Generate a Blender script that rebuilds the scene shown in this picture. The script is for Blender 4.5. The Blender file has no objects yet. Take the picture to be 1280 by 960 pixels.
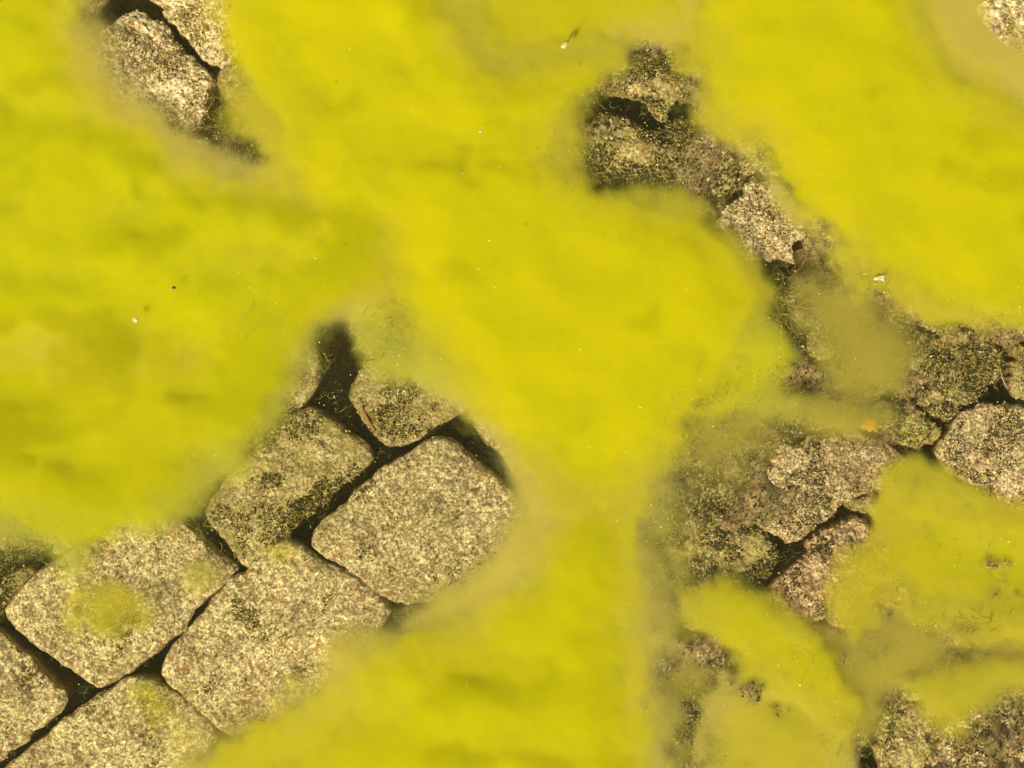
import bpy, math, random
import numpy as np
from mathutils import Vector
random.seed(7); rng = np.random.default_rng(7)
S = bpy.context.scene
R = math.radians

# ------------------------------------------------------------------ camera, sky, sun, exposure
H = 2.6                                    # camera height above the stone tops, metres; 1 photo pixel = 1 mm at z = 0
cam_d = bpy.data.cameras.new('camera'); cam = bpy.data.objects.new('camera', cam_d); S.collection.objects.link(cam)
cam.location = (0, 0, H); cam.rotation_euler = (0, 0, 0)
cam_d.sensor_width = 36; cam_d.lens = 36 * H / 1.28; cam_d.clip_end = 100; cam_d.clip_start = 0.05
S.camera = cam
SUN_EL, SUN_AZ = R(52), R(215)             # azimuth clockwise from +Y: light comes from the lower left of the picture
w = bpy.data.worlds.new('World'); S.world = w; w.use_nodes = True
nt = w.node_tree; bg = nt.nodes['Background']; sky = nt.nodes.new('ShaderNodeTexSky')
sky.sky_type = 'NISHITA'; sky.sun_disc = False; sky.sun_elevation = SUN_EL; sky.sun_rotation = SUN_AZ
nt.links.new(sky.outputs[0], bg.inputs[0]); bg.inputs[1].default_value = 0.05
sd = bpy.data.lights.new('sun', 'SUN'); sd.energy = 5; sd.angle = R(0.5); sd.color = (1, .93, .80)
sun = bpy.data.objects.new('sun', sd); S.collection.objects.link(sun)
sv = Vector((math.sin(SUN_AZ)*math.cos(SUN_EL), math.cos(SUN_AZ)*math.cos(SUN_EL), math.sin(SUN_EL)))
sun.rotation_euler = sv.to_track_quat('Z', 'Y').to_euler(); sun.location = sv*5
S.view_settings.view_transform = 'Standard'; S.view_settings.look = 'None'
S.view_settings.exposure = 0.08; S.view_settings.gamma = 1
c = S.cycles
c.max_bounces = 14; c.volume_bounces = 10; c.diffuse_bounces = 3; c.transparent_max_bounces = 96
c.sample_clamp_indirect = 6; c.use_denoising = True; c.use_adaptive_sampling = True; c.adaptive_threshold = 0.02
c.caustics_reflective = False; c.caustics_refractive = False

# ------------------------------------------------------------------ helpers
def W(px, py, z=0.0):                      # photo pixel -> the point of the place at height z
    k = (H - z) / H * 0.001
    return ((px - 640) * k, (480 - py) * k, z)

def hsh(ix, iy, iz, seed):
    n = (ix.astype(np.int64)*374761393 + iy.astype(np.int64)*668265263 + iz.astype(np.int64)*2147483647 + seed*144665) & 0xffffffff
    n = ((n ^ (n >> 13)) * 1274126177) & 0xffffffff
    n = ((n ^ (n >> 16)) * 2246822519) & 0xffffffff
    return ((n ^ (n >> 15)) & 0xffffff) / float(0xffffff)
def vnoise(x, y, z=None, seed=0):
    x = np.asarray(x, float); y = np.asarray(y, float)
    z = np.zeros_like(x) if z is None else np.asarray(z, float)
    xi, yi, zi = np.floor(x), np.floor(y), np.floor(z)
    fx, fy, fz = x-xi, y-yi, z-zi
    fx, fy, fz = [f*f*f*(f*(f*6-15)+10) for f in (fx, fy, fz)]
    r = 0
    for dx in (0, 1):
        for dy in (0, 1):
            for dz in (0, 1):
                wgt = (fx if dx else 1-fx)*(fy if dy else 1-fy)*(fz if dz else 1-fz)
                r = r + wgt*hsh(xi+dx, yi+dy, zi+dz, seed)
    return r*2-1
def fbm(x, y, z=None, seed=0, octaves=4, gain=.5):
    a, s, r, f = 1.0, 0.0, 0.0, 1.0
    for o in range(octaves):
        r = r + a*vnoise(np.asarray(x)*f, np.asarray(y)*f, None if z is None else np.asarray(z)*f, seed+o*17); s += a; a *= gain; f *= 2.03
    return r/s
def smooth(t): t = np.clip(t, 0, 1); return t*t*(3-2*t)
def chaikin(p, n=2, closed=True):
    p = np.asarray(p, float)
    for _ in range(n):
        q = np.roll(p, -1, 0); p = np.stack([.75*p+.25*q, .25*p+.75*q], 1).reshape(-1, 2)
    return p
def sdf(poly, X, Y):                       # positive inside, in pixels
    poly = np.asarray(poly, float); d = np.full(X.shape, 1e9); ins = np.zeros(X.shape, bool)
    for a, b in zip(poly, np.roll(poly, -1, 0)):
        e = b-a; L = max(e@e, 1e-9)
        t = np.clip(((X-a[0])*e[0]+(Y-a[1])*e[1])/L, 0, 1)
        d = np.minimum(d, (X-a[0]-t*e[0])**2+(Y-a[1]-t*e[1])**2)
        if a[1] != b[1]:
            cnd = (a[1] > Y) != (b[1] > Y)
            ins ^= cnd & (X < (b[0]-a[0])*(Y-a[1])/(b[1]-a[1])+a[0])
    return np.sqrt(d)*np.where(ins, 1, -1)
def mesh_obj(name, v, f, mat, parent=None, smooth_=True, tint=None):
    me = bpy.data.meshes.new(name); me.from_pydata([tuple(p) for p in v], [], f) if not isinstance(v, np.ndarray) else me.from_pydata(v.tolist(), [], f if isinstance(f, list) else f.tolist())
    if smooth_: me.polygons.foreach_set('use_smooth', [True]*len(me.polygons))
    if tint is not None:
        a = me.color_attributes.new('tint', 'FLOAT_COLOR', 'POINT')
        a.data.foreach_set('color', np.concatenate([tint, np.ones((len(tint), 1))], 1).astype(np.float32).ravel())
    me.update(); o = bpy.data.objects.new(name, me); S.collection.objects.link(o)
    if mat: me.materials.append(mat)
    if parent: o.parent = parent
    return o
def tag(o, label=None, cat=None, group=None, kind=None):
    if label: o['label'] = label
    if cat: o['category'] = cat
    if group: o['group'] = group
    if kind: o['kind'] = kind
    return o

# ------------------------------------------------------------------ materials
class NT:
    def __init__(s, name):
        s.m = bpy.data.materials.new(name); s.m.use_nodes = True; s.t = s.m.node_tree; s.t.nodes.clear()
        s.out = s.n('ShaderNodeOutputMaterial')
    def n(s, ty, **kw):
        n = s.t.nodes.new(ty)
        for k, v in kw.items():
            if hasattr(n, k) and not isinstance(v, tuple): setattr(n, k, v)
        return n
    def l(s, a, b): s.t.links.new(a, b)
    def noise(s, co, scale, detail=4, rough=.55):
        n = s.n('ShaderNodeTexNoise'); n.inputs['Scale'].default_value = scale; n.inputs['Detail'].default_value = detail
        n.inputs['Roughness'].default_value = rough; s.l(co, n.inputs['Vector']); return n.outputs['Fac']
    def ramp(s, fac, stops, interp='LINEAR'):
        n = s.n('ShaderNodeValToRGB'); n.color_ramp.interpolation = interp; e = n.color_ramp.elements
        while len(e) > 1: e.remove(e[-1])
        for i, (p, col) in enumerate(stops):
            el = e[0] if i == 0 else e.new(p)
            el.position = p; el.color = (*col, 1) if len(col) == 3 else col
        s.l(fac, n.inputs[0]); return n.outputs[0]
    def mix(s, fac, a, b, mode='MIX'):
        n = s.n('ShaderNodeMix'); n.data_type = 'RGBA'; n.blend_type = mode
        for sock, v in ((n.inputs[0], fac), (n.inputs[6], a), (n.inputs[7], b)):
            if isinstance(v, (int, float)): sock.default_value = v
            elif isinstance(v, tuple): sock.default_value = (*v, 1)
            else: s.l(v, sock)
        return n.outputs[2]

def stone_mat(name, pale=(.74, .62, .35), mid=(.31, .23, .09), dark=(.095, .065, .022), film=(.20, .175, .03), moss=.3, rust=.3, contrast=1.0):
    g = NT(name); tc = g.n('ShaderNodeTexCoord'); co = tc.outputs['Object']
    n1 = g.noise(co, 330, 4, .7); n2 = g.noise(co, 120, 4, .65); n3 = g.noise(co, 14, 3); n4 = g.noise(co, 30, 4)
    vor = g.n('ShaderNodeTexVoronoi'); vor.inputs['Scale'].default_value = 270; g.l(co, vor.inputs['Vector'])
    sep = g.n('ShaderNodeSeparateColor'); g.l(vor.outputs['Color'], sep.inputs[0])
    grains = g.ramp(sep.outputs[0], [(0, tuple(1.5*x for x in dark)), (.15, (.17, .125, .05)), (.35, mid), (.62, tuple(.5*(a+b) for a, b in zip(mid, pale))), (.85, pale), (1, tuple(min(1, 1.35*x) for x in pale))])
    soft = g.ramp(n1, [(.38, dark), (.46, mid), (.54, pale), (.62, tuple(min(1, 1.5*x) for x in pale))])
    col = g.mix(.6, grains, soft)
    pits = g.ramp(n2, [(.36, (.16, .12, .06)), (.47, (.95, .92, .84)), (.6, (1.3, 1.3, 1.25))]); col = g.mix(.62*contrast, col, pits, 'MULTIPLY')
    pink = g.ramp(sep.outputs[1], [(.86, (0, 0, 0)), (.92, (1, 1, 1))]); col = g.mix(pink, col, (.36, .21, .10))
    fl = g.ramp(n4, [(.62-.45*moss, (0, 0, 0)), (.80-.35*moss, (1, 1, 1))])
    flm = g.n('ShaderNodeMath'); flm.operation = 'MULTIPLY'; g.l(fl, flm.inputs[0]); flm.inputs[1].default_value = min(.85, .35+moss*.5)
    col = g.mix(flm.outputs[0], col, g.mix(n1, (film[0]*.25, film[1]*.25, film[2]*.25), (film[0]*1.7, film[1]*1.7, film[2]*1.7)))
    oi = g.n('ShaderNodeObjectInfo'); tone = g.ramp(g.noise(co, 16, 6, .68), [(.36, (.55, .46, .28)), (.5, (.95, .93, .86)), (.66, (1.22, 1.2, 1.15))]); col = g.mix(.7, col, tone, 'MULTIPLY')
    col = g.mix(.7, col, g.ramp(oi.outputs['Random'], [(0, (.78, .74, .66)), (.5, (1, .98, .9)), (1, (1.15, 1.12, 1.05))]), 'MULTIPLY')
    # iron staining low on the side faces
    geo = g.n('ShaderNodeNewGeometry'); sn = g.n('ShaderNodeSeparateXYZ'); g.l(geo.outputs['Normal'], sn.inputs[0])
    mr = g.n('ShaderNodeMapRange'); mr.inputs[1].default_value = .15; mr.inputs[2].default_value = .75; mr.inputs[3].default_value = rust; mr.inputs[4].default_value = 0; g.l(sn.outputs[2], mr.inputs[0])
    m2 = g.n('ShaderNodeMath'); m2.operation = 'MULTIPLY'; g.l(mr.outputs[0], m2.inputs[0]); g.l(g.ramp(n3, [(.42, (0, 0, 0)), (.58, (1, 1, 1))]), m2.inputs[1])
    col = g.mix(m2.outputs[0], col, g.mix(n2, (.16, .07, .02), (.50, .24, .06)))
    b = g.n('ShaderNodeBsdfPrincipled'); g.l(col, b.inputs['Base Color']); b.inputs['Roughness'].default_value = .8
    b.inputs['Specular IOR Level'].default_value = .25
    bm = g.n('ShaderNodeBump'); bm.inputs['Strength'].default_value = .7; bm.inputs['Distance'].default_value = .003; g.l(g.noise(co, 260, 4, .7), bm.inputs['Height'])
    g.l(bm.outputs[0], b.inputs['Normal']); g.l(b.outputs[0], g.out.inputs['Surface']); return g.m

def cloud_mat(name, alb, dens, fleck=(.6, .58, .02), fleck_amt=.05):
    """Suspended algae: an even volume of scattering cells; opacity comes only from how deep the cloud is."""
    g = NT(name)
    vs = g.n('ShaderNodeVolumeScatter'); vs.inputs['Color'].default_value = (*alb, 1); vs.inputs['Density'].default_value = dens
    va = g.n('ShaderNodeVolumeAbsorption'); va.inputs['Color'].default_value = (*alb, 1); va.inputs['Density'].default_value = dens
    ad = g.n('ShaderNodeAddShader'); g.l(vs.outputs[0], ad.inputs[0]); g.l(va.outputs[0], ad.inputs[1]); g.l(ad.outputs[0], g.out.inputs['Volume'])
    tc = g.n('ShaderNodeTexCoord'); n = g.noise(tc.outputs['Object'], 55, 6, .7)
    fac = g.ramp(n, [(.5, (0, 0, 0)), (.75, (fleck_amt,)*3)])
    tr = g.n('ShaderNodeBsdfTransparent'); df = g.n('ShaderNodeBsdfDiffuse'); df.inputs[0].default_value = (*fleck, 1)
    mx = g.n('ShaderNodeMixShader'); g.l(fac, mx.inputs[0]); g.l(tr.outputs[0], mx.inputs[1]); g.l(df.outputs[0], mx.inputs[2]); g.l(mx.outputs[0], g.out.inputs['Surface'])
    return g.m

def tint_mat(name, rough=.7, trans=0.0, spec=.3):
    g = NT(name); a = g.n('ShaderNodeAttribute'); a.attribute_name = 'tint'
    b = g.n('ShaderNodeBsdfPrincipled'); g.l(a.outputs['Color'], b.inputs['Base Color']); b.inputs['Roughness'].default_value = rough
    b.inputs['Specular IOR Level'].default_value = spec
    if trans:
        t = g.n('ShaderNodeBsdfTranslucent'); g.l(a.outputs['Color'], t.inputs[0]); mx = g.n('ShaderNodeMixShader'); mx.inputs[0].default_value = trans
        g.l(b.outputs[0], mx.inputs[1]); g.l(t.outputs[0], mx.inputs[2]); g.l(mx.outputs[0], g.out.inputs['Surface'])
    else: g.l(b.outputs[0], g.out.inputs['Surface'])
    return g.m

def plain_mat(name, c1, c2, scale=200, rough=.7):
    g = NT(name); tc = g.n('ShaderNodeTexCoord'); n = g.noise(tc.outputs['Object'], scale, 4)
    b = g.n('ShaderNodeBsdfPrincipled'); g.l(g.ramp(n, [(.35, c1), (.65, c2)]), b.inputs['Base Color']); b.inputs['Roughness'].default_value = rough
    g.l(b.outputs[0], g.out.inputs['Surface']); return g.m

M_CLEAN = stone_mat('granite', moss=.25, rust=.8)
M_FILM = stone_mat('granite_with_algae_film', moss=.6, rust=.7, film=(.26, .22, .035))
M_MOSS = stone_mat('mossy_granite', moss=.6, rust=.3, film=(.24, .20, .05), pale=(.74, .60, .31))
M_PALE = stone_mat('pale_granite', moss=.02, rust=.3, pale=(.95, .80, .54), mid=(.62, .48, .28))
M_RED = stone_mat('reddish_granite', moss=.2, rust=.9, pale=(.74, .54, .34), mid=(.36, .22, .12))
M_BROWN = stone_mat('brown_granite', moss=.32, rust=.5, pale=(.78, .60, .37), mid=(.25, .17, .09))

# ------------------------------------------------------------------ the setting: lake bed and the stone paving on it
bx = np.r_[np.linspace(-2.6, -.82, 60), np.linspace(-.80, .80, 440), np.linspace(.82, 2.6, 60)]; X, Y = np.meshgrid(bx, bx)
PXg, PYg = X*1000+640, 480-Y*1000
RUB = smooth((PXg-690)/120)                # the paving breaks up into silted rubble towards the right
PITS = [(798,142,30),(846,136,13),(806,148,20),(785,134,18),(1060,632,26),(978,700,20),(1030,655,18),(1178,532,22),(1252,480,20),(955,345,22),(1026,426,12),(1226,783,14),(1163,826,14),(1105,945,22),(990,322,10),(855,745,20)]
for qx, qy, qr in PITS: RUB = RUB*(1-1.25*np.exp(-((PXg-qx)**2+(PYg-qy)**2)/(2*qr*qr)))
Z = -.125 + .116*RUB + (.034*fbm(X*13, Y*13, seed=6)+.012*fbm(X*45, Y*45, seed=8)+.005*fbm(X*150, Y*150, seed=9, octaves=3))*np.maximum(RUB, 0) + .012*fbm(X*9, Y*9, seed=3)+.005*fbm(X*60, Y*60, seed=4)
BEDZ = Z; n = len(bx); idx = np.arange(n*n).reshape(n, n)
faces = np.stack([idx[:-1, :-1], idx[:-1, 1:], idx[1:, 1:], idx[1:, :-1]], -1).reshape(-1, 4)
M_BED = stone_mat('silted_rock', pale=(.52, .40, .22), mid=(.22, .16, .07), dark=(.05, .035, .012), film=(.17, .14, .035), moss=.5, rust=.1)
bed = mesh_obj('lake_bed', np.stack([X, Y, Z], -1).reshape(-1, 3), faces, M_BED); tag(bed, kind='structure')

paving = bpy.data.objects.new('stone_paving', None); S.collection.objects.link(paving); tag(paving, kind='structure')
OCC_X0, OCC_Y0, OCC = -500, -450, np.zeros((950, 1150), bool)     # 2 px cells, for filling hidden ground between the stones
oy, ox = np.mgrid[0:OCC.shape[0], 0:OCC.shape[1]]; ox = ox*2+OCC_X0; oy = oy*2+OCC_Y0
STONES = []; SHW = {'mossy_granite': .5, 'granite_with_algae_film': .2, 'granite': .03, 'pale_granite': .04}
def stone(poly, mat, top=0.0, res=2, tilt=(0, 0), label=None, rad=.0085, rough=1.0, sm=2, seed=None, grow=None):
    seed = len(STONES)*13+5 if seed is None else seed
    p = chaikin(poly, sm); cen = p.mean(0); grow = (1.10 if cen[0] > 700 else 1.035) if grow is None else grow; p = cen+(p-cen)*grow; rough = rough*(1.7 if mat.name in ('mossy_granite', 'pale_granite') else 1.45 if cen[0] > 700 else 1.0)
    l_, h_ = p.min(0)-12, p.max(0)+12
    sl = (slice(max(0, int((l_[1]-OCC_Y0)/2)), max(0, int((h_[1]-OCC_Y0)/2))), slice(max(0, int((l_[0]-OCC_X0)/2)), max(0, int((h_[0]-OCC_X0)/2))))
    if OCC[sl].size: OCC[sl] |= sdf(p[::2], ox[sl], oy[sl]) > -4
    ang = np.arctan2(p[:, 1]-cen[1], p[:, 0]-cen[0]); rr = np.hypot(p[:, 0]-cen[0], p[:, 1]-cen[1])
    o_ = np.argsort(ang); ang, rr = ang[o_], rr[o_]
    na, nr = {0: (48, 9), 1: (110, 26), 2: (220, 60), 3: (300, 90)}[res]
    th = np.linspace(-math.pi, math.pi, na, endpoint=False)
    r = np.interp(th, np.r_[ang-2*math.pi, ang, ang+2*math.pi], np.r_[rr, rr, rr])
    cx, cy = np.cos(th), np.sin(th)
    jag = fbm(cx*3+seed, cy*3, seed=seed, octaves=5)*(5.5+3*(rough > 1.2 or cen[0] > 700))*rough
    r = (r+jag)*.001
    rm = r.mean()
    # profile from under the block up its wall, over the rounded shoulder, across the top
    down = [(1.0-.06*(1-t), -.12*(1-t)-rad*t) for t in np.linspace(0, 1, max(3, nr//5), endpoint=False)]
    sh = []
    for t in np.linspace(0, 1, max(3, nr//5), endpoint=False):
        a = t*math.pi/2; sh.append((1-(1-math.cos(a))*rad/rm, -rad+math.sin(a)*rad))
    k0 = 1-rad/rm
    tops = [(k0*(1-t), .004*math.sin(min(1, t)*math.pi/2)) for t in np.linspace(0, 1, nr-len(down)-len(sh), endpoint=False)]
    prof = down+sh+tops
    K = np.array([q[0] for q in prof]); ZZ = np.array([q[1] for q in prof])
    wc = W(cen[0], cen[1], 0); 
    PX = K[:, None]*(r*cx)[None]; PY = -K[:, None]*(r*cy)[None]; PZ = np.repeat(ZZ[:, None], na, 1)
    gx, gy = PX+wc[0], PY+wc[1]
    nx_ = fbm(gx*22, gy*22, PZ*22, seed, 4); nz_ = fbm(gx*22+40, gy*22, PZ*22, seed+1, 4)
    fine = fbm(gx*130, gy*130, PZ*130, seed+2, 4, .65)
    wall = np.clip((ZZ*-1)/rad, 0, 1)[:, None]
    amp = rough*np.minimum(1, K[:, None]*4)
    PX = PX+cx*nx_*.004*wall*amp+cx*fine*.0022*wall*amp; PY = PY-cy*nx_*.004*wall*amp-cy*fine*.0022*wall*amp
    PZ = PZ+(nz_*.0075+fine*.0032)*amp+tilt[0]*PX+tilt[1]*PY
    v = np.stack([PX, PY, PZ], -1).reshape(-1, 3); nn = len(K)
    v = np.vstack([v, [[0, 0, PZ[-1].mean()]]])
    ii = np.arange(nn*na).reshape(nn, na); jj = np.roll(ii, -1, 1)
    q = np.stack([ii[:-1], ii[1:], jj[1:], jj[:-1]], -1).reshape(-1, 4).tolist()
    q += [[int(ii[-1, k]), nn*na, int(jj[-1, k])] for k in range(na)]
    o = mesh_obj('stone', v, q, mat, paving); o.location = (wc[0], wc[1], top)
    if label: o['label'] = label
    STONES.append((o, p, top, np.r_[np.repeat(K*np.where(ZZ > 0, 1, np.where(ZZ > -rad, SHW.get(mat.name, .12), .05)), na), 0])); return o

stone([(555,549),(578,562),(608,590),(645,618),(662,660),(575,742),(505,758),(478,740),(440,715),(402,693),(391,677),(400,655),(432,632),(446,612),(474,593),(527,557)], M_CLEAN, .012, 3, (.02, .05), sm=1, label='clean speckled granite block with a straw lying on it')
stone([(393,510),(421,530),(459,555),(466,571),(456,587),(418,612),(390,638),(366,655),(362,672),(337,698),(312,708),(288,680),(264,650),(262,628),(320,560),(365,522)], M_FILM, .004, 3, (.03, -.02), sm=1, label='granite block with yellow algae film and rusty lower edge')
stone([(363,674),(393,697),(430,718),(474,745),(492,770),(400,860),(300,918),(265,902),(228,868),(207,845),(208,821),(235,788),(262,754),(322,704),(345,684)], M_CLEAN, .008, 3, (.0, .03), sm=1)
stone([(289,704),(293,720),(249,756),(228,784),(200,812),(168,835),(134,856),(116,855),(77,828),(20,788),(7,768),(22,742),(90,690),(190,640),(228,655),(262,688)], M_CLEAN, .0, 3, sm=1)
stone([(0,785),(36,821),(80,866),(83,880),(60,902),(0,948),(-80,1010),(-170,940),(-150,850),(-60,780)], M_CLEAN, .012, 3, sm=1)
stone([(165,842),(205,858),(238,878),(262,905),(266,928),(180,1000),(60,1060),(-30,1010),(5,960),(84,902),(134,864)], M_CLEAN, .006, 3, sm=1)
stone([(462,450),(440,490),(446,506),(462,535),(491,560),(524,553),(558,526),(598,500),(625,460),(560,440),(510,440)], M_FILM, -.008, 2, (-.02, .03), 'granite block with bright orange rusty edge above the dark joint')
stone([(455,375),(500,350),(560,380),(600,420),(520,435),(462,442),(440,420)], M_MOSS, -.01, 2)
stone([(585,520),(612,552),(645,597),(668,600),(740,550),(770,490),(700,430),(650,460)], M_FILM, -.004, 1)
stone([(402,436),(391,496),(335,540),(250,612),(200,625),(140,560),(270,430),(350,400)], M_FILM, -.01, 1)
stone([(-80,600),(20,640),(70,672),(40,690),(-10,720),(-90,760),(-160,700)], M_MOSS, -.02, 2)
# top left
stone([(137,24),(163,12),(188,22),(215,48),(238,74),(256,90),(262,125),(245,160),(195,195),(125,170),(88,120),(98,60)], M_PALE, .003, 3, (.02, .02), 'pale granite block with a hairline crack across its corner')
stone([(172,-14),(198,8),(222,34),(250,66),(272,78),(310,50),(345,0),(300,-80),(200,-90)], M_PALE, -.004, 2)
stone([(334,90),(350,150),(362,200),(430,165),(490,80),(420,5),(360,20)], M_MOSS, -.01, 1)
stone([(-60,-80),(110,-90),(132,-12),(112,20),(60,75),(-60,90),(-120,10)], M_FILM, -.01, 1)
# top centre
stone([(722,180),(735,148),(765,140),(792,152),(814,168),(836,158),(852,150),(872,160),(915,195),(922,240),(860,262),(790,245),(735,225)], M_MOSS, -.004, 3, grow=1.02, label='low mossy rounded stone below the dark hole')
stone([(738,105),(770,85),(805,55),(840,62),(862,95),(866,125),(848,122),(836,135),(830,146),(812,126),(780,116)], M_MOSS, -.008, 2, grow=1.0)
# right middle
stone([(938,222),(965,228),(985,255),(1008,270),(1005,292),(985,305),(992,330),(960,318),(925,330),(908,295),(905,262),(925,250)], M_PALE, .010, 3, label='knobbly pale cream stone standing out of the murk')
stone([(1030,395),(1052,350),(1085,330),(1150,345),(1165,392),(1135,415),(1128,470),(1080,505),(1030,480),(1015,435)], M_FILM, -.016, 2)
stone([(1142,425),(1165,412),(1205,408),(1250,425),(1258,452),(1236,500),(1212,508),(1190,528),(1168,520),(1146,495),(1136,460)], M_MOSS, -.006, 3, grow=1.02, label='mossy stone with a pale worn corner beside the hair-thin thread')
stone([(1170,562),(1188,530),(1210,512),(1236,505),(1290,510),(1345,540),(1330,640),(1262,640),(1215,612),(1182,585)], M_BROWN, .014, 3, grow=1.04, rough=.55, label='rounded brown speckled stone with clean face')
stone([(1268,462),(1274,442),(1300,425),(1360,440),(1350,500),(1290,503),(1270,490)], M_FILM, .006, 2)
stone([(985,556),(1040,540),(1112,556),(1152,590),(1132,616),(1090,616),(1060,622),(1030,648),(988,688),(965,672),(922,636),(930,600)], M_BROWN, .0, 3, (.02, -.03), grow=1.02)
stone([(968,728),(988,706),(1014,682),(1046,655),(1062,646),(1084,658),(1105,668),(1180,700),(1150,760),(1080,785),(1000,775),(960,745)], M_RED, .004, 3, grow=1.02, label='reddish brown stone rising beside the black diagonal joint')
stone([(826,612),(870,592),(905,600),(922,642),(958,674),(972,697),(955,722),(905,765),(870,790),(830,760),(812,690)], M_MOSS, -.004, 3, grow=1.03)
stone([(1088,735),(1130,740),(1156,765),(1162,805),(1140,838),(1098,845),(1078,815),(1076,770)], M_RED, -.008, 2)
stone([(1190,905),(1235,880),(1290,870),(1370,900),(1360,1010),(1200,1010),(1165,950)], M_BROWN, .002, 3, label='dark brown stone in the bottom right corner')
stone([(1105,900),(1150,862),(1185,862),(1188,895),(1158,945),(1175,1000),(1130,1000),(1098,940)], M_FILM, -.006, 2)
stone([(828,900),(870,810),(915,830),(925,900),(900,960),(880,1010),(820,1010)], M_MOSS, -.006, 3)
stone([(1170,760),(1222,745),(1216,800),(1195,850),(1165,845),(1172,800)], M_FILM, -.012, 2)
stone([(1240,745),(1320,700),(1360,780),(1340,850),(1260,860),(1222,835),(1228,790)], M_FILM, -.014, 2)
stone([(930,380),(975,360),(1010,385),(1012,440),(985,470),(930,470),(900,430)], M_MOSS, -.02, 2)
stone([(870,500),(960,485),(1030,500),(1080,520),(1035,535),(975,550),(915,590),(860,570)], M_MOSS, -.014, 2)
stone([(945,860),(1010,800),(1060,800),(1080,850),(1090,900),(1075,945),(1010,990),(930,980)], M_FILM, -.012, 2)
stone([(1278,-20),(1300,-30),(1360,20),(1340,80),(1250,60),(1228,30),(1232,0)], M_PALE, .018, 2, label='pale speckled stone in the top right corner')
# ground hidden under the algae and just outside the picture
ca, sa = math.cos(R(-36)), math.sin(R(-36))
cand = []
for i in range(-14, 18):
    for j in range(-16, 20):
        u, vv = i*150+(j % 2)*75+random.uniform(-12, 12), j*118+random.uniform(-8, 8)
        cand.append((600+u*ca-vv*sa, 450+u*sa+vv*ca))
random.shuffle(cand)
for (x0, y0) in cand:
    if not (-430 < x0 < 1720 and -380 < y0 < 1360): continue
    i0, j0 = int((y0-OCC_Y0)/2), int((x0-OCC_X0)/2)
    if OCC[i0, j0]: continue
    pts = []
    for a in np.linspace(0, 2*math.pi, 30, endpoint=False):
        dx, dy = math.cos(a), math.sin(a); lu, lv = abs(dx*ca+dy*sa), abs(-dx*sa+dy*ca)
        lim = 1/((lu/72)**5+(lv/55)**5)**.2
        d = 0
        while d < lim:
            ii_, jj_ = int((y0+dy*d-OCC_Y0)/2), int((x0+dx*d-OCC_X0)/2)
            if not (0 <= ii_ < OCC.shape[0] and 0 <= jj_ < OCC.shape[1]) or OCC[ii_, jj_]: break
            d += 3
        pts.append((dx, dy, max(6, d-5)))
    rads = np.array([q[2] for q in pts]); 
    if rads.mean() < 24: continue
    rs = np.minimum(rads, .5*rads+.25*(np.roll(rads, 1)+np.roll(rads, -1)))
    inside = -40 < x0 < 1320 and -40 < y0 < 1000
    stone([(x0+q[0]*r_, y0+q[1]*r_) for q, r_ in zip(pts, rs)], random.choice([M_FILM, M_MOSS, M_CLEAN, M_BROWN]) if not inside else M_FILM, random.uniform(-.022, -.006), 1 if inside else 0, sm=1)

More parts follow.
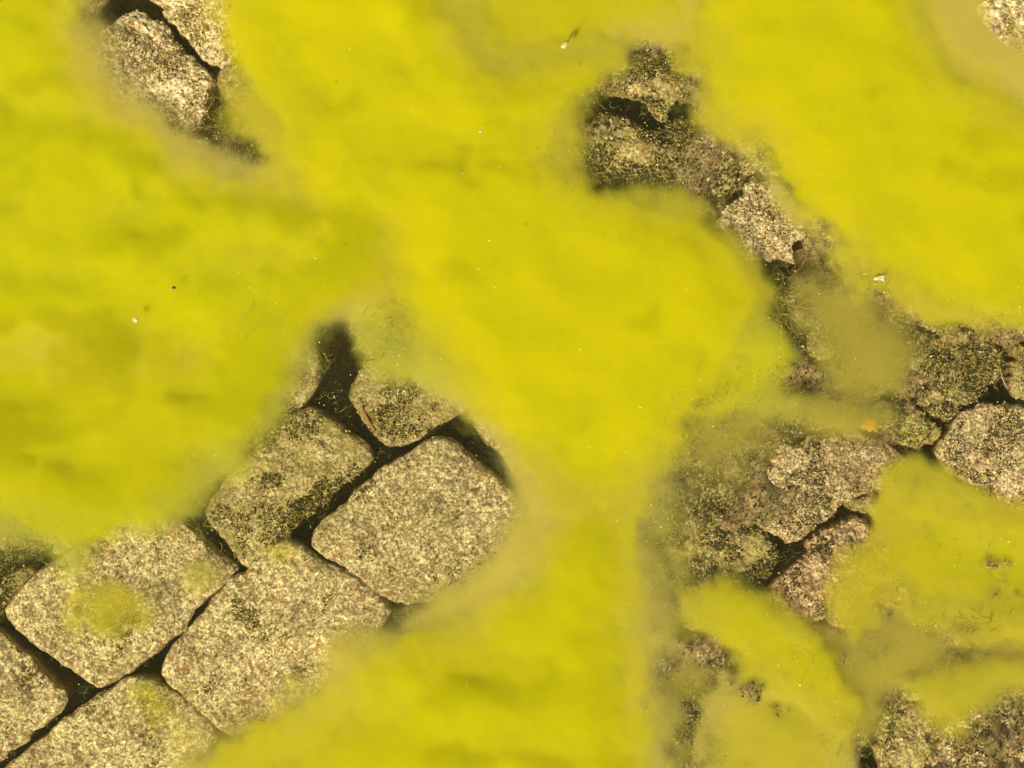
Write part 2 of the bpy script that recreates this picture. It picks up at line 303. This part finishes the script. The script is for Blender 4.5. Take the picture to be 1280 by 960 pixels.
# ------------------------------------------------------------------ algae clouds
CLOUDS = []
def cloud_mesh(name, poly, mat, width, T, z0, parent=None, off=0, step=5, seed=1, warp=14, mott=.55, mscale=80, low=0.85, p=1.15, ring=False, thr=None):
    """Closed lens of algae: top and bottom sheets that meet in a feather edge. width: how many px the edge takes to reach full depth T."""
    poly = chaikin(poly, 3); lo = poly.min(0)-60-abs(off); hi = poly.max(0)+60+abs(off)
    xs = np.arange(lo[0], hi[0], step); ys = np.arange(lo[1], hi[1], step); X, Y = np.meshgrid(xs, ys)
    wx = X+warp*fbm(X/75, Y/75, seed=seed+5, octaves=5, gain=.55)*1.6; wy = Y+warp*fbm(X/75+9, Y/75, seed=seed+6, octaves=5, gain=.55)*1.6
    wx = wx+.5*warp*fbm(X/20, Y/20, seed=seed+15, octaves=3); wy = wy+.5*warp*fbm(X/20+5, Y/20, seed=seed+16, octaves=3)
    d = sdf(poly, wx, wy)+off+(off*.7*fbm(X/90, Y/90, seed=seed+44, octaves=3) if off else 0)
    t = np.clip(d/width, 0, 1); prof = smooth(t)**p
    prof = np.where(d > 0, prof, 0)
    mo = fbm(X/mscale, Y/(mscale*.8), seed=seed+9, octaves=4, gain=.42)
    th = T*prof*np.clip(1+mott*mo*1.6, .15, 2)
    th = np.where(d > 0, np.maximum(th, 3e-4), 0)
    if ring: th = np.where(d > 0, np.maximum(th*(1-.9*smooth((d-off-15)/55)), 3e-4), 0)
    if thr is not None:
        rw = fbm((X+.3*Y)/85+.8*fbm(X/60, Y/60, seed=seed+71), Y/44+.8*fbm(X/60, Y/60, seed=seed+72), seed=seed+73, octaves=3, gain=.42)
        th = np.where(d > 0, T*prof*smooth((rw-thr)/.6), 0); th = np.where(th > 1e-4, th, 0)
    up = .009*fbm(X/170, Y/120, seed=21, octaves=2)
    mid = z0+up
    zt, zb = mid+th*(1-low), mid-th*low
    thick = th > 1e-5
    if not thick.any(): return None
    cell = thick[:-1, :-1] | thick[1:, :-1] | thick[:-1, 1:] | thick[1:, 1:]
    ny, nx = X.shape; used = np.zeros_like(thick)
    used[:-1, :-1] |= cell; used[1:, :-1] |= cell; used[:-1, 1:] |= cell; used[1:, 1:] |= cell
    it = np.full((ny, nx), -1); it[used] = np.arange(used.sum())
    nb = used & thick; ib = it.copy(); ib[nb] = used.sum()+np.arange(nb.sum())
    k = .001
    def P(m, z): 
        s_ = (H-z[m])/H*k
        return np.stack([(X[m]-640)*s_, (480-Y[m])*s_, z[m]], -1)
    zt = np.where(thick, zt, mid)
    v = np.vstack([P(used, zt), P(nb, zb)])
    a, b, c_, d_ = [lambda ar, sl=sl: ar[sl][cell] for sl in ((slice(None, -1), slice(None, -1)), (slice(None, -1), slice(1, None)), (slice(1, None), slice(1, None)), (slice(1, None), slice(None, -1)))]
    ftop = np.vstack([np.stack([a(it), d_(it), c_(it)], -1), np.stack([a(it), c_(it), b(it)], -1)])
    fbot = np.vstack([np.stack([a(ib), c_(ib), d_(ib)], -1), np.stack([a(ib), b(ib), c_(ib)], -1)])     # both sheets split along the same diagonal
    same = (ftop[:, 0] == fbot[:, 0]) & (ftop[:, 1] == fbot[:, 2]) & (ftop[:, 2] == fbot[:, 1])
    ftop, fbot = ftop[~same], fbot[~same]
    o = mesh_obj(name, v, np.vstack([ftop, fbot]), mat, parent)
    CLOUDS.append((X, Y, zt, prof)); return o

Y1 = cloud_mat('yellow_algae', (.945, .928, .0), 110)
Y2 = cloud_mat('golden_algae', (.964, .934, .0), 115)
Y3 = cloud_mat('olive_yellow_algae', (.935, .907, .0), 100, fleck=(.5, .47, .03))
TAN = cloud_mat('tan_suspended_silt', (.93, .868, .30), 125, fleck=(.4, .36, .12))
DIM = cloud_mat('dim_olive_algae', (.90, .88, .0), 70, fleck=(.4, .38, .02))
DARK = cloud_mat('dark_olive_algae_wisp', (.80, .77, .0), 85, fleck=(.3, .28, .02), fleck_amt=.02)
Y4 = cloud_mat('mustard_yellow_algae', (.925, .895, .02), 100, fleck=(.5, .46, .03))
HAZ = cloud_mat('brown_olive_murk', (.84, .775, .20), 95, fleck=(.35, .31, .08))
MUD = cloud_mat('mustard_algae_haze', (.91, .86, .12), 110, fleck=(.42, .38, .06))
OLV = cloud_mat('olive_algae_haze', (.88, .86, .20), 90, fleck=(.42, .40, .04))

def cloud(label, poly, mat=Y1, width=60, T=.045, z=.04, fringe=42, fmat=TAN, fT=.036, seed=1, cat='algae', wisp=None, **kw):
    z = z*.6 if z >= .03 else z
    o = cloud_mesh('algae_cloud', poly, mat, width, T, z, seed=seed, **kw)
    tag(o, label, cat, 'algae clouds drifting over the stones')
    if fringe:
        cloud_mesh('fringe', poly, fmat, fringe*2.3, fT, z-.003, o, off=fringe, ring=True, seed=seed+3, warp=22, mott=.25, p=1.25)
    if wisp:
        wo = cloud_mesh('wisp', poly, DARK, 110, .008, z+.011, o, seed=seed+7, warp=14, low=.5, thr=wisp)
        if wo: wo['kind'] = 'stuff'
    return o

cloud('broad bright yellow-green algae bank covering the upper left stones', [(-300,-300),(90,-300),(100,-60),(103,30),(128,112),(190,152),(240,195),(300,222),(350,222),(440,205),(500,260),(510,330),(470,365),(400,390),(350,420),(310,440),(270,450),(100,430),(-60,450),(-300,450)], Y1, 70, .05, .045, seed=11, warp=15, mott=.75, wisp=.02)
cloud('yellow algae bank above the mossy block at the left edge', [(-300,330),(-60,320),(100,330),(270,340),(375,360),(395,430),(366,490),(330,545),(285,600),(240,632),(180,668),(110,690),(50,685),(10,668),(-60,690),(-300,720)], Y3, 80, .04, .036, seed=23, fringe=36, fmat=OLV, mott=.75, warp=18, wisp=-.02)
cloud('vivid yellow algae mass in the middle, running down between the stones', [(275,-300),(560,-300),(562,10),(600,75),(660,85),(710,60),(760,60),(765,90),(704,140),(688,192),(732,240),(800,250),(870,258),(912,310),(955,370),(935,420),(880,490),(850,550),(810,600),(700,620),(672,590),(630,540),(580,490),(548,430),(510,412),(484,370),(466,320),(420,280),(380,250),(350,215),(345,165),(308,105),(270,40)], Y2, 70, .052, .05, seed=37, warp=15, fringe=34, fmat=MUD, mott=.7, wisp=.1)
cloud('yellow algae tongue spreading from the middle to the bottom edge', [(660,545),(720,490),(810,520),(822,620),(805,700),(812,780),(820,860),(830,900),(830,1010),(850,1200),(230,1200),(222,1000),(262,935),(330,880),(430,825),(540,768),(640,705),(680,650)], Y3, 105, .055, .04, seed=41, fringe=50, warp=20, mott=.7, wisp=.06)
cloud('golden yellow algae bank filling the upper right', [(862,-300),(1120,-300),(1145,-20),(1190,60),(1240,115),(1300,150),(1600,200),(1600,420),(1300,408),(1200,400),(1130,378),(1060,325),(1005,262),(965,195),(905,150),(868,95),(858,0)], Y2, 80, .055, .05, seed=53, fringe=22, fmat=MUD, warp=15, mott=.6, wisp=.12)
cloud('small greenish algae puff beside the golden bank at the top edge', [(520,-200),(890,-200),(895,70),(850,60),(800,50),(750,80),(690,105),(620,105),(560,80)], Y3, 70, .024, .034, seed=61, fringe=24, mott=.6)
cloud('thin green-yellow algae lobe right of the central mass', [(850,440),(935,402),(988,410),(1006,450),(985,490),(925,525),(870,550),(830,510)], Y3, 45, .03, .035, seed=67, fringe=20, fmat=OLV, warp=8)
cloud('oval yellow algae patch between mossy stone and reddish stone', [(866,726),(920,712),(965,738),(1015,785),(1060,835),(1075,880),(1020,890),(950,862),(890,815),(864,770)], Y4, 70, .030, .024, seed=71, fringe=24, fmat=MUD, warp=14, mott=.6)
cloud('yellow algae bank along the right edge under the brown stone', [(1085,612),(1160,595),(1215,628),(1262,650),(1320,610),(1500,640),(1500,810),(1320,815),(1230,790),(1150,765),(1100,738),(1085,780),(1070,800),(1045,755),(1060,712),(1110,680)], Y4, 110, .022, .017, seed=83, fringe=18, fmat=MUD, warp=20, mott=1.3, mscale=60)
cloud('faint olive algae patch lying left of the bottom right stone', [(1145,820),(1235,810),(1320,825),(1320,860),(1240,892),(1185,935),(1135,900),(1110,860)], MUD, 50, .02, .02, seed=89, fringe=0)
cloud('round tan-yellow algae puff resting on the block at lower left', [(88,735),(130,712),(185,716),(200,760),(188,806),(130,816),(82,800)], MUD, 50, .020, .012, seed=97, fringe=0, warp=16, mott=.9, mscale=40)
cloud('tiny greenish puff on the top corner of a long granite block', [(318,682),(345,668),(375,680),(382,706),(352,720),(322,710)], MUD, 30, .013, .018, seed=101, fringe=0, warp=10, mott=.9, mscale=30)
cloud('small tan puff over the joint near the bottom left', [(150,842),(185,828),(214,856),(222,894),(192,918),(158,900)], MUD, 36, .013, .016, seed=103, fringe=0, warp=12, mott=.9, mscale=30)
cloud('pale green puff on the right corner of the lower left block', [(215,708),(245,690),(280,700),(284,725),(248,762),(215,748)], OLV, 26, .011, .018, seed=107, fringe=0, warp=6)
cloud('tan algae haze drifting over the bottom edge right of centre', [(895,860),(960,838),(1040,870),(1085,930),(1050,1050),(890,1050),(875,940)], MUD, 80, .034, .014, seed=109, fringe=14, warp=14, mott=.7)
cloud('tan cloud hanging between pale knobbly stone and mossy stone', [(1000,320),(1060,330),(1120,365),(1165,410),(1150,490),(1090,518),(1020,500),(1000,440),(985,390),(975,350)], HAZ, 60, .024, .012, seed=113, fringe=0, mott=.9)
cloud('tan cloud veiling the stones below the top right corner', [(1090,-90),(1400,-90),(1400,190),(1290,175),(1215,125),(1140,50)], TAN, 50, .04, .024, seed=127, fringe=0)
cloud('grey-tan haze in the notch at the top centre', [(530,-90),(730,-90),(735,70),(665,130),(580,115),(530,40)], MUD, 40, .02, .018, seed=131, fringe=0)
cloud('dim olive algae filling the hollow between left bank and central mass', [(280,380),(350,350),(400,280),(420,220),(470,250),(505,330),(500,370),(455,385),(440,400),(400,415),(372,455),(345,515),(290,560),(240,560),(240,480)], DIM, 70, .040, .058, seed=179, fringe=0, mott=.5)
cloud('thin olive haze over the joint left of the rusty edged block', [(430,350),(480,340),(520,390),(570,440),(610,500),(545,512),(490,500),(440,482),(430,440),(420,400)], OLV, 44, .034, .022, seed=137, fringe=0)
cloud('soft tan haze under the lower left edge of the central mass', [(500,420),(560,440),(620,490),(670,570),(710,640),(650,730),(560,780),(480,800),(560,730),(620,690),(622,668),(640,640),(628,600),(600,545),(560,510),(520,470)], TAN, 36, .036, .018, seed=173, fringe=0, mott=.4, warp=8)
cloud('murky olive haze over the broken stones right of centre', [(840,560),(880,500),(960,480),(1040,470),(1150,500),(1170,560),(1060,570),(980,560),(940,620),(905,650),(860,620),(815,600)], HAZ, 70, .026, .019, seed=139, fringe=0, mott=.8)
cloud('brownish haze over the stones at the lower right', [(970,740),(1080,740),(1180,740),(1400,760),(1400,860),(1230,890),(1130,870),(1110,940),(1020,930),(1000,860)], HAZ, 60, .019, .010, seed=149, fringe=0, mott=1.1)
cloud('thin mustard haze between the red stone and brown stone', [(1000,745),(1060,705),(1110,650),(1130,600),(1200,560),(1290,590),(1400,600),(1400,700),(1200,720),(1100,740),(1020,760)], MUD, 50, .014, .010, seed=151, fringe=0, mott=.5)
cloud('tan haze beside the pale knobbly stone under the golden bank', [(850,60),(900,130),(960,190),(1010,250),(1060,320),(1010,350),(1000,300),(960,270),(935,215),(890,190),(865,140)], TAN, 40, .022, .022, seed=157, fringe=0, mott=.9)
cloud('faint veil over the mossy strip right of the yellow tongue', [(790,600),(850,590),(880,700),(870,800),(900,870),(870,1050),(800,1050),(800,800)], HAZ, 40, .010, .006, seed=163, fringe=0, mott=.8)

# ------------------------------------------------------------------ the water: a clear, faintly turbid body with its bed wholly inside
g = NT('lake_water')
vs = g.n('ShaderNodeVolumeScatter'); vs.inputs['Color'].default_value = (.9, .86, .45, 1); vs.inputs['Density'].default_value = .25
va = g.n('ShaderNodeVolumeAbsorption'); va.inputs['Color'].default_value = (.93, .90, .3, 1); va.inputs['Density'].default_value = 1.1
ad = g.n('ShaderNodeAddShader'); g.l(vs.outputs[0], ad.inputs[0]); g.l(va.outputs[0], ad.inputs[1]); g.l(ad.outputs[0], g.out.inputs['Volume'])
bv = [(x, y, z) for z in (-.3, .13) for (x, y) in ((-2.7, -2.7), (2.7, -2.7), (2.7, 2.7), (-2.7, 2.7))]
wt = mesh_obj('water', bv, [[3, 2, 1, 0], [4, 5, 6, 7], [0, 1, 5, 4], [1, 2, 6, 5], [2, 3, 7, 6], [3, 0, 4, 7]], g.m, smooth_=False); tag(wt, kind='structure')

# ------------------------------------------------------------------ moss, threads, specks
def world_verts(o):
    a = np.empty(len(o.data.vertices)*3, np.float32); o.data.vertices.foreach_get('co', a); return a.reshape(-1, 3)+np.array(o.location)
PAL = np.array([(.32, .265, .06), (.06, .042, .014), (.74, .60, .30), (.48, .42, .06), (.20, .11, .04), (.10, .09, .025)])
def blades(pts, n, spread, length, width, weights, lift=.5):
    i = rng.integers(0, len(pts), n); base = pts[i]+rng.normal(0, spread, (n, 3))*[1, 1, .5]
    a = rng.uniform(0, 2*math.pi, n); e = rng.uniform(0, 1, n)**.7*lift*math.pi/2
    dr = np.stack([np.cos(a)*np.cos(e), np.sin(a)*np.cos(e), np.sin(e)], 1)
    L = length*rng.uniform(.4, 1.5, n)[:, None]; wd = width*rng.uniform(.6, 1.4, n)[:, None]
    sd_ = np.cross(dr, rng.normal(0, 1, (n, 3))); sd_ /= np.linalg.norm(sd_, axis=1)[:, None]+1e-9
    nrm = np.cross(dr, sd_)
    v = np.stack([base-sd_*wd, base+sd_*wd, base+dr*L*.6+sd_*wd*.8+nrm*wd*.5, base+dr*L], 1).reshape(-1, 3)
    f = np.arange(n*4).reshape(n, 4)
    col = PAL[rng.choice(len(PAL), n, p=np.array(weights)/sum(weights))]*rng.uniform(.6, 1.4, (n, 1))
    return v, f, np.repeat(np.clip(col, 0, 1), 4, 0)
M_MOSSY = tint_mat('moss_leaf', .8, .25)
mv, mf, mc, off_ = [], [], [], 0
def add_blades(*a, **k):
    global off_
    v, f, cl = blades(*a, **k); mv.append(v); mf.append(f+off_); mc.append(cl); off_ += len(v)
for o, p, top, KW in STONES:
    cx_, cy_ = p.mean(0)
    if not (-60 < cx_ < 1340 and -60 < cy_ < 1020): continue
    mname = o.data.materials[0].name; wv = world_verts(o); wv = wv[(wv[:, 2] > -.05) & (rng.random(len(wv)) < KW**1.0)]
    px, py = wv[:, 0]*1000+640, 480-wv[:, 1]*1000
    m = fbm(px/38, py/38, seed=77, octaves=4)
    lvl, per, wts = {'mossy_granite': (-.25, .34, (5, 4, 2.2, 2, 1, 4)), 'granite_with_algae_film': (.05, .16, (4, 2, 2, 3, 1, 2)), 'brown_granite': (.0, .12, (3, 2, 5, 1, 2, 2)),
        'granite': (.32, .06, (3, 1, 2, 3, 1, 1)), 'pale_granite': (-.1, .10, (1, .5, 12, 1, 1, .5)), 'reddish_granite': (.15, .12, (3, 3, 2, 1, 4, 2))}[mname]
    wv = wv[m > lvl]
    if len(wv) < 20: continue
    area = (m > lvl).mean()*abs(np.prod(p.max(0)-p.min(0)))
    n_ = int(area*per)
    add_blades(wv, min(int(n_*1.3), 12000), .0015, .0032, .0014, wts, lift=.9)
# moss on the silted rubble between the stones at the right and along the joints
def bed_z(x, y):
    return BEDZ[np.clip(np.searchsorted(bx, y), 0, len(bx)-1), np.clip(np.searchsorted(bx, x), 0, len(bx)-1)]
ux, uy = rng.uniform(-680, 700, 60000), rng.uniform(-520, 520, 60000)
keep = (ux > 90) | (fbm(ux/50, uy/50, seed=5) > .1)
ux, uy = ux[keep]/1000, uy[keep]/1000; pts = np.stack([ux, uy, bed_z(ux, uy)], 1)
add_blades(pts[ux > .09], 26000,   .001, .005, .0013, (4, 5, .8, 1.2, 1, 5), lift=1.0)
add_blades(pts[ux <= .09], 14000, .001, .010, .001, (3, 6, .3, .8, 1, 5), lift=1.0)
moss = mesh_obj('moss', np.vstack(mv), np.vstack(mf), M_MOSSY, smooth_=False, tint=np.vstack(mc))
tag(moss, 'fine olive and brown moss growing over the stones and in the joints', 'moss', kind='stuff')

def tubes(specs, name, mat, sides=3):
    """specs: list of (points Nx3, radius, colour)."""
    V, F, C, o_ = [], [], [], 0
    for P_, r_, col in specs:
        P_ = np.asarray(P_, float); n_ = len(P_)
        d_ = np.gradient(P_, axis=0); d_ /= np.linalg.norm(d_, axis=1)[:, None]+1e-12
        u_ = np.cross(d_, [0, 0, 1.0]); u_ /= np.linalg.norm(u_, axis=1)[:, None]+1e-9; w_ = np.cross(u_, d_)
        rr = r_*np.sin(np.linspace(.35, math.pi-.12, n_))[:, None]
        for k in range(sides):
            a = 2*math.pi*k/sides; V.append(P_+rr*(u_*math.cos(a)+w_*math.sin(a)))
        for k in range(sides):
            k2 = (k+1) % sides
            for q in range(n_-1): F.append([o_+k*n_+q, o_+k*n_+q+1, o_+k2*n_+q+1, o_+k2*n_+q])
        F.append([o_+k*n_ for k in range(sides)][::-1]); F.append([o_+k*n_+n_-1 for k in range(sides)])
        C.append(np.tile(col, (n_*sides, 1))); o_ += n_*sides
    return mesh_obj(name, np.vstack(V), F, mat, tint=np.vstack(C))
M_THREAD = tint_mat('algae_thread', .5, .4)
FIL = [  # x, y, spread, count, z, colour kind (0 pale yellow, 1 dark olive), length px
 (285,150,24,60,.02,0,20),(240,150,20,30,.02,0,18),(262,120,25,40,0,1,26),(300,165,14,25,.01,1,26),(210,140,20,20,.0,1,20),
 (485,400,26,60,.03,0,16),(475,450,26,50,.01,1,18),(400,450,16,26,.03,0,14),(500,430,24,26,.03,0,16),(408,470,16,40,-.01,1,22),(590,545,26,60,-.005,1,26),(610,575,20,40,.0,1,24),
 (430,500,22,26,.0,1,22),(270,680,30,40,-.01,1,26),(245,650,22,26,.01,0,18),(30,700,34,60,.01,1,26),(35,690,30,40,.02,0,14),
 (700,180,40,50,.03,0,18),(730,210,40,50,.0,1,20),(745,110,30,40,.02,0,18),(860,200,50,60,.01,0,16),(980,360,30,60,.01,0,20),(985,390,24,50,.02,0,22),
 (1010,425,20,50,.0,1,18),(1040,440,30,60,.02,0,16),(985,470,26,40,.03,0,16),(940,520,70,70,.01,0,22),(900,500,50,70,.03,0,16),(860,540,36,60,.03,0,18),
 (850,590,40,60,.01,1,28),(835,640,30,50,.02,0,16),(830,740,24,40,.01,0,14),(840,700,30,36,.02,0,16),(1250,690,30,24,.05,0,12),(1230,770,20,40,.01,1,20),
 (1160,770,30,40,.02,0,14),(1090,925,24,30,-.01,1,16),(1110,890,26,30,.02,0,14),(1060,930,30,50,.02,0,14),(1200,430,40,50,.02,0,14),(1180,500,30,40,.0,1,20),
 (1090,350,16,30,.03,0,12),(960,330,26,40,.0,1,22),(340,400,40,14,.05,0,24),(820,870,30,26,.02,0,14),(1000,820,40,26,.03,0,12),(1240,400,40,40,.04,0,12),(1060,640,22,30,-.01,1,22),(950,690,20,26,-.01,1,20),(225,870,16,30,-.01,1,16)]
FIL += [(x, y, 13, 22, -.022, 2, 13) for x, y in ((410,500),(425,520),(450,560),(480,580),(400,635),(380,655),(560,535),(585,548),(605,570),(620,590),(405,700),(450,728),(275,690),(300,700),(230,790),(180,830),(150,850),(100,862),(60,825),(25,790),(215,868),(250,892),(60,905),(20,940),(1060,630),(1030,655),(985,695),(1180,535),(1250,485),(800,140),(1165,826))]
sp = []
for (x, y, sp_, n_, z_, kind, ln) in FIL:
    for _ in range(n_):
        px, py = x+random.gauss(0, sp_*.6), y+random.gauss(0, sp_*.6); a = random.uniform(0, 6.28); zz = z_+random.uniform(-.008, .012)
        L = ln*random.uniform(.4, 1.5); n2 = 7; pl = []
        cv = random.uniform(-.3, .3)
        for q in range(n2):
            pl.append(W(px, py, zz)); a += cv+random.gauss(0, .45); px += math.cos(a)*L/n2; py += math.sin(a)*L/n2; zz += random.gauss(0, .0012)
        b_ = random.uniform(.6, 1.2)
        col = (.62*b_, .58*b_, .12*b_) if kind == 0 else (.075*b_, .07*b_, .02*b_) if kind == 1 else random.choice([(.30, .27, .08), (.16, .14, .04), (.5, .44, .2)])
        sp.append((pl, random.uniform(.00018, .00042), col))
th = tubes(sp, 'algae_threads', M_THREAD); tag(th, 'hair-fine yellow and dark algae threads fraying from the cloud edges', 'algae threads', kind='stuff')

# specks and tiny bubbles caught in the tops of the clouds
V, F, C_ = [], [], []; o_ = 0
oct_v = np.array([(1, 0, 0), (-1, 0, 0), (0, 1, 0), (0, -1, 0), (0, 0, 1), (0, 0, -1)], float)
oct_f = [(0, 2, 4), (2, 1, 4), (1, 3, 4), (3, 0, 4), (2, 0, 5), (1, 2, 5), (3, 1, 5), (0, 3, 5)]
for q in range(700):
    X_, Y_, zt_, pr_ = CLOUDS[random.randrange(len(CLOUDS))] if q > 350 else CLOUDS[random.choice([0, 2, 4, 6, 8])]
    i, j = random.randrange(X_.shape[0]), random.randrange(X_.shape[1])
    if pr_[i, j] < .2: continue
    p_ = W(X_[i, j]+random.uniform(-2, 2), Y_[i, j]+random.uniform(-2, 2), zt_[i, j]+.0006)
    s_ = random.choice([.0005, .0006, .0008, .0011]); v = oct_v*s_*rng.uniform(.6, 1.3, (6, 3))+p_
    dark = random.random() < .22; cl = (.05, .04, .01) if dark else (.85, .82, random.uniform(.2, .6))
    V.append(v); F += [[a+o_ for a in f] for f in oct_f]; C_.append(np.tile(cl, (6, 1))); o_ += 6
for (x, y, sp_, n_, z_, kind, ln) in FIL:
    for _ in range(16 if kind == 0 else 6):
        p_ = W(x+random.gauss(0, sp_), y+random.gauss(0, sp_), z_+random.uniform(0, .015)); s_ = random.choice([.0005, .0007, .001])
        V.append(oct_v*s_*rng.uniform(.5, 1.5, (6, 3))+p_); F += [[a+o_ for a in f] for f in oct_f]; C_.append(np.tile((.85, .78, random.uniform(.15, .45)), (6, 1))); o_ += 6
spk = mesh_obj('specks', np.vstack(V), F, tint_mat('speck', .3, 0, .6), smooth_=False, tint=np.vstack(C_)); tag(spk, 'scattered pale and dark specks caught on the yellow algae', 'specks', kind='stuff')

# ------------------------------------------------------------------ single bits of debris
def solid(name, pts_px, z, thick, mat, label, cat, bulge=.0006):
    """An irregular flake: outline in photo pixels, domed top and bottom."""
    p = chaikin(pts_px, 1); cen = p.mean(0); n_ = len(p); V = []
    for k_, h_ in ((1, 0), (.75, .7), (.35, 1)):
        for (x, y) in cen+(p-cen)*k_: V.append(W(x, y, z+thick*h_*.5+random.uniform(-1, 1)*bulge*(k_ < 1)))
    V.append(W(*cen, z+thick*.5))
    m0 = len(V)
    for (x, y) in cen+(p-cen)*.75: V.append(W(x, y, z-thick*.35))
    V.append(W(*cen, z-thick*.5)); F = []
    for r_ in (0, 1):
        for k in range(n_): F.append([r_*n_+k, (r_+1)*n_+k, (r_+1)*n_+(k+1) % n_, r_*n_+(k+1) % n_])
    for k in range(n_):
        F.append([2*n_+k, 3*n_, 2*n_+(k+1) % n_]); F.append([k, (k+1) % n_, m0+(k+1) % n_, m0+k]); F.append([m0+k, m0+(k+1) % n_, m0+n_])
    ctr = Vector(W(*cen, z)); V = [tuple(Vector(v)-ctr) for v in V]
    o = mesh_obj(name, V, F, mat); o.location = ctr; return tag(o, label, cat)
def strand(name, pxz, r_, col, label, cat):
    P_ = np.array([W(*q) for q in pxz]); tt = np.linspace(0, len(P_)-1, len(P_)*5)
    Q = np.stack([np.interp(tt, range(len(P_)), P_[:, k]) for k in range(3)], 1)
    for _ in range(4): Q[1:-1] = (Q[:-2]+Q[1:-1]*2+Q[2:])/4
    o = tubes([(Q, r_, col)], name, M_THREAD, 5); return tag(o, label, cat)
M_OR = plain_mat('orange_leaf', (.75, .27, .015), (.90, .42, .03), 500); M_SD = plain_mat('seed_skin', (.50, .45, .12), (.70, .64, .22), 500, .6); M_PB = plain_mat('pale_shell', (.55, .47, .20), (.75, .68, .38), 400, .6)
M_DK = plain_mat('dark_bit', (.03, .02, .008), (.10, .07, .02), 400)
solid('leaf_fragment', [(1073,532),(1080,529),(1082,525),(1088,522),(1090,526),(1096,525),(1094,531),(1097,537),(1091,537),(1088,541),(1083,537),(1077,537)], .012, .0035, M_OR, 'small bright orange leaf scrap over the murky stones', 'leaf')
solid('leaf_fragment', [(583,849),(586,850),(587,857),(585,863),(582,857)], .030, .002, M_OR, 'faint orange sliver sunk in the yellow algae at lower centre', 'leaf')
solid('leaf_fragment', [(852,357),(860,356),(864,364),(857,370)], .034, .002, M_OR, 'dim orange scrap sunk in the central algae mass', 'leaf')
seed = solid('seed_husk', [(701,56),(704,53),(709,50),(711,53),(709,58),(705,62),(701,60)], .050, .004, M_SD, 'pale seed husk with a thin dark stalk on the upper algae', 'seed')
st = strand('stalk', [(710,53,.051),(712,47,.053),(716,39,.054)], .0005, (.06, .04, .01), None, None)
for k_ in ('label', 'category'):
    if k_ in st.keys(): del st[k_]
st.parent = seed; st.location = -seed.location
solid('shell_chip', [(598,163),(601,162),(603,165),(600,167)], .052, .003, M_PB, 'tiny bright white chip on the central yellow algae', 'shell chip')
solid('debris_flake', [(214,359),(218,357),(221,360),(217,362)], .050, .002, M_DK, 'dark brown flake on the left yellow algae bank', 'flake')
solid('debris_flake', [(165,398),(170,396),(174,400),(170,404),(166,402)], .048, .002, M_PB, 'pale round flake on the left algae below the dark one', 'flake')
solid('debris_flake', [(1090,348),(1097,345),(1103,344),(1109,343),(1105,348),(1108,354),(1101,350),(1094,351)], .036, .0014, M_PB, 'ragged cream flake at the lower edge of the golden bank', 'flake')
solid('pebble', [(1276,1010),(1290,1005),(1295,1015),(1280,1020)], .01, .01, M_PB, 'x', 'pebble') if False else None
strand('straw', [(534,627,.027),(524,642,.0285),(512,660,.0285),(501,678,.026)], .0013, (.50, .42, .07), 'bent yellow-brown straw lying on the clean granite block', 'straw')
strand('straw', [(538,622,.027),(527,650,.029),(507,672,.028)], .0008, (.50, .42, .12), 'thinner pale straw beside the bent one on the granite block', 'straw')
strand('fibre', [(1251,466,.012),(1254,476,.014),(1260,487,.013)], .0005, (.85, .82, .7), 'white hair-thin fibre across the black joint at the right edge', 'fibre')
strand('rust_sliver', [(452,508,-.004),(462,530,-.008),(476,547,-.012),(488,560,-.02)], .0022, (.50, .24, .05), 'orange rusty sliver along the stone edge above the black joint', 'sliver')
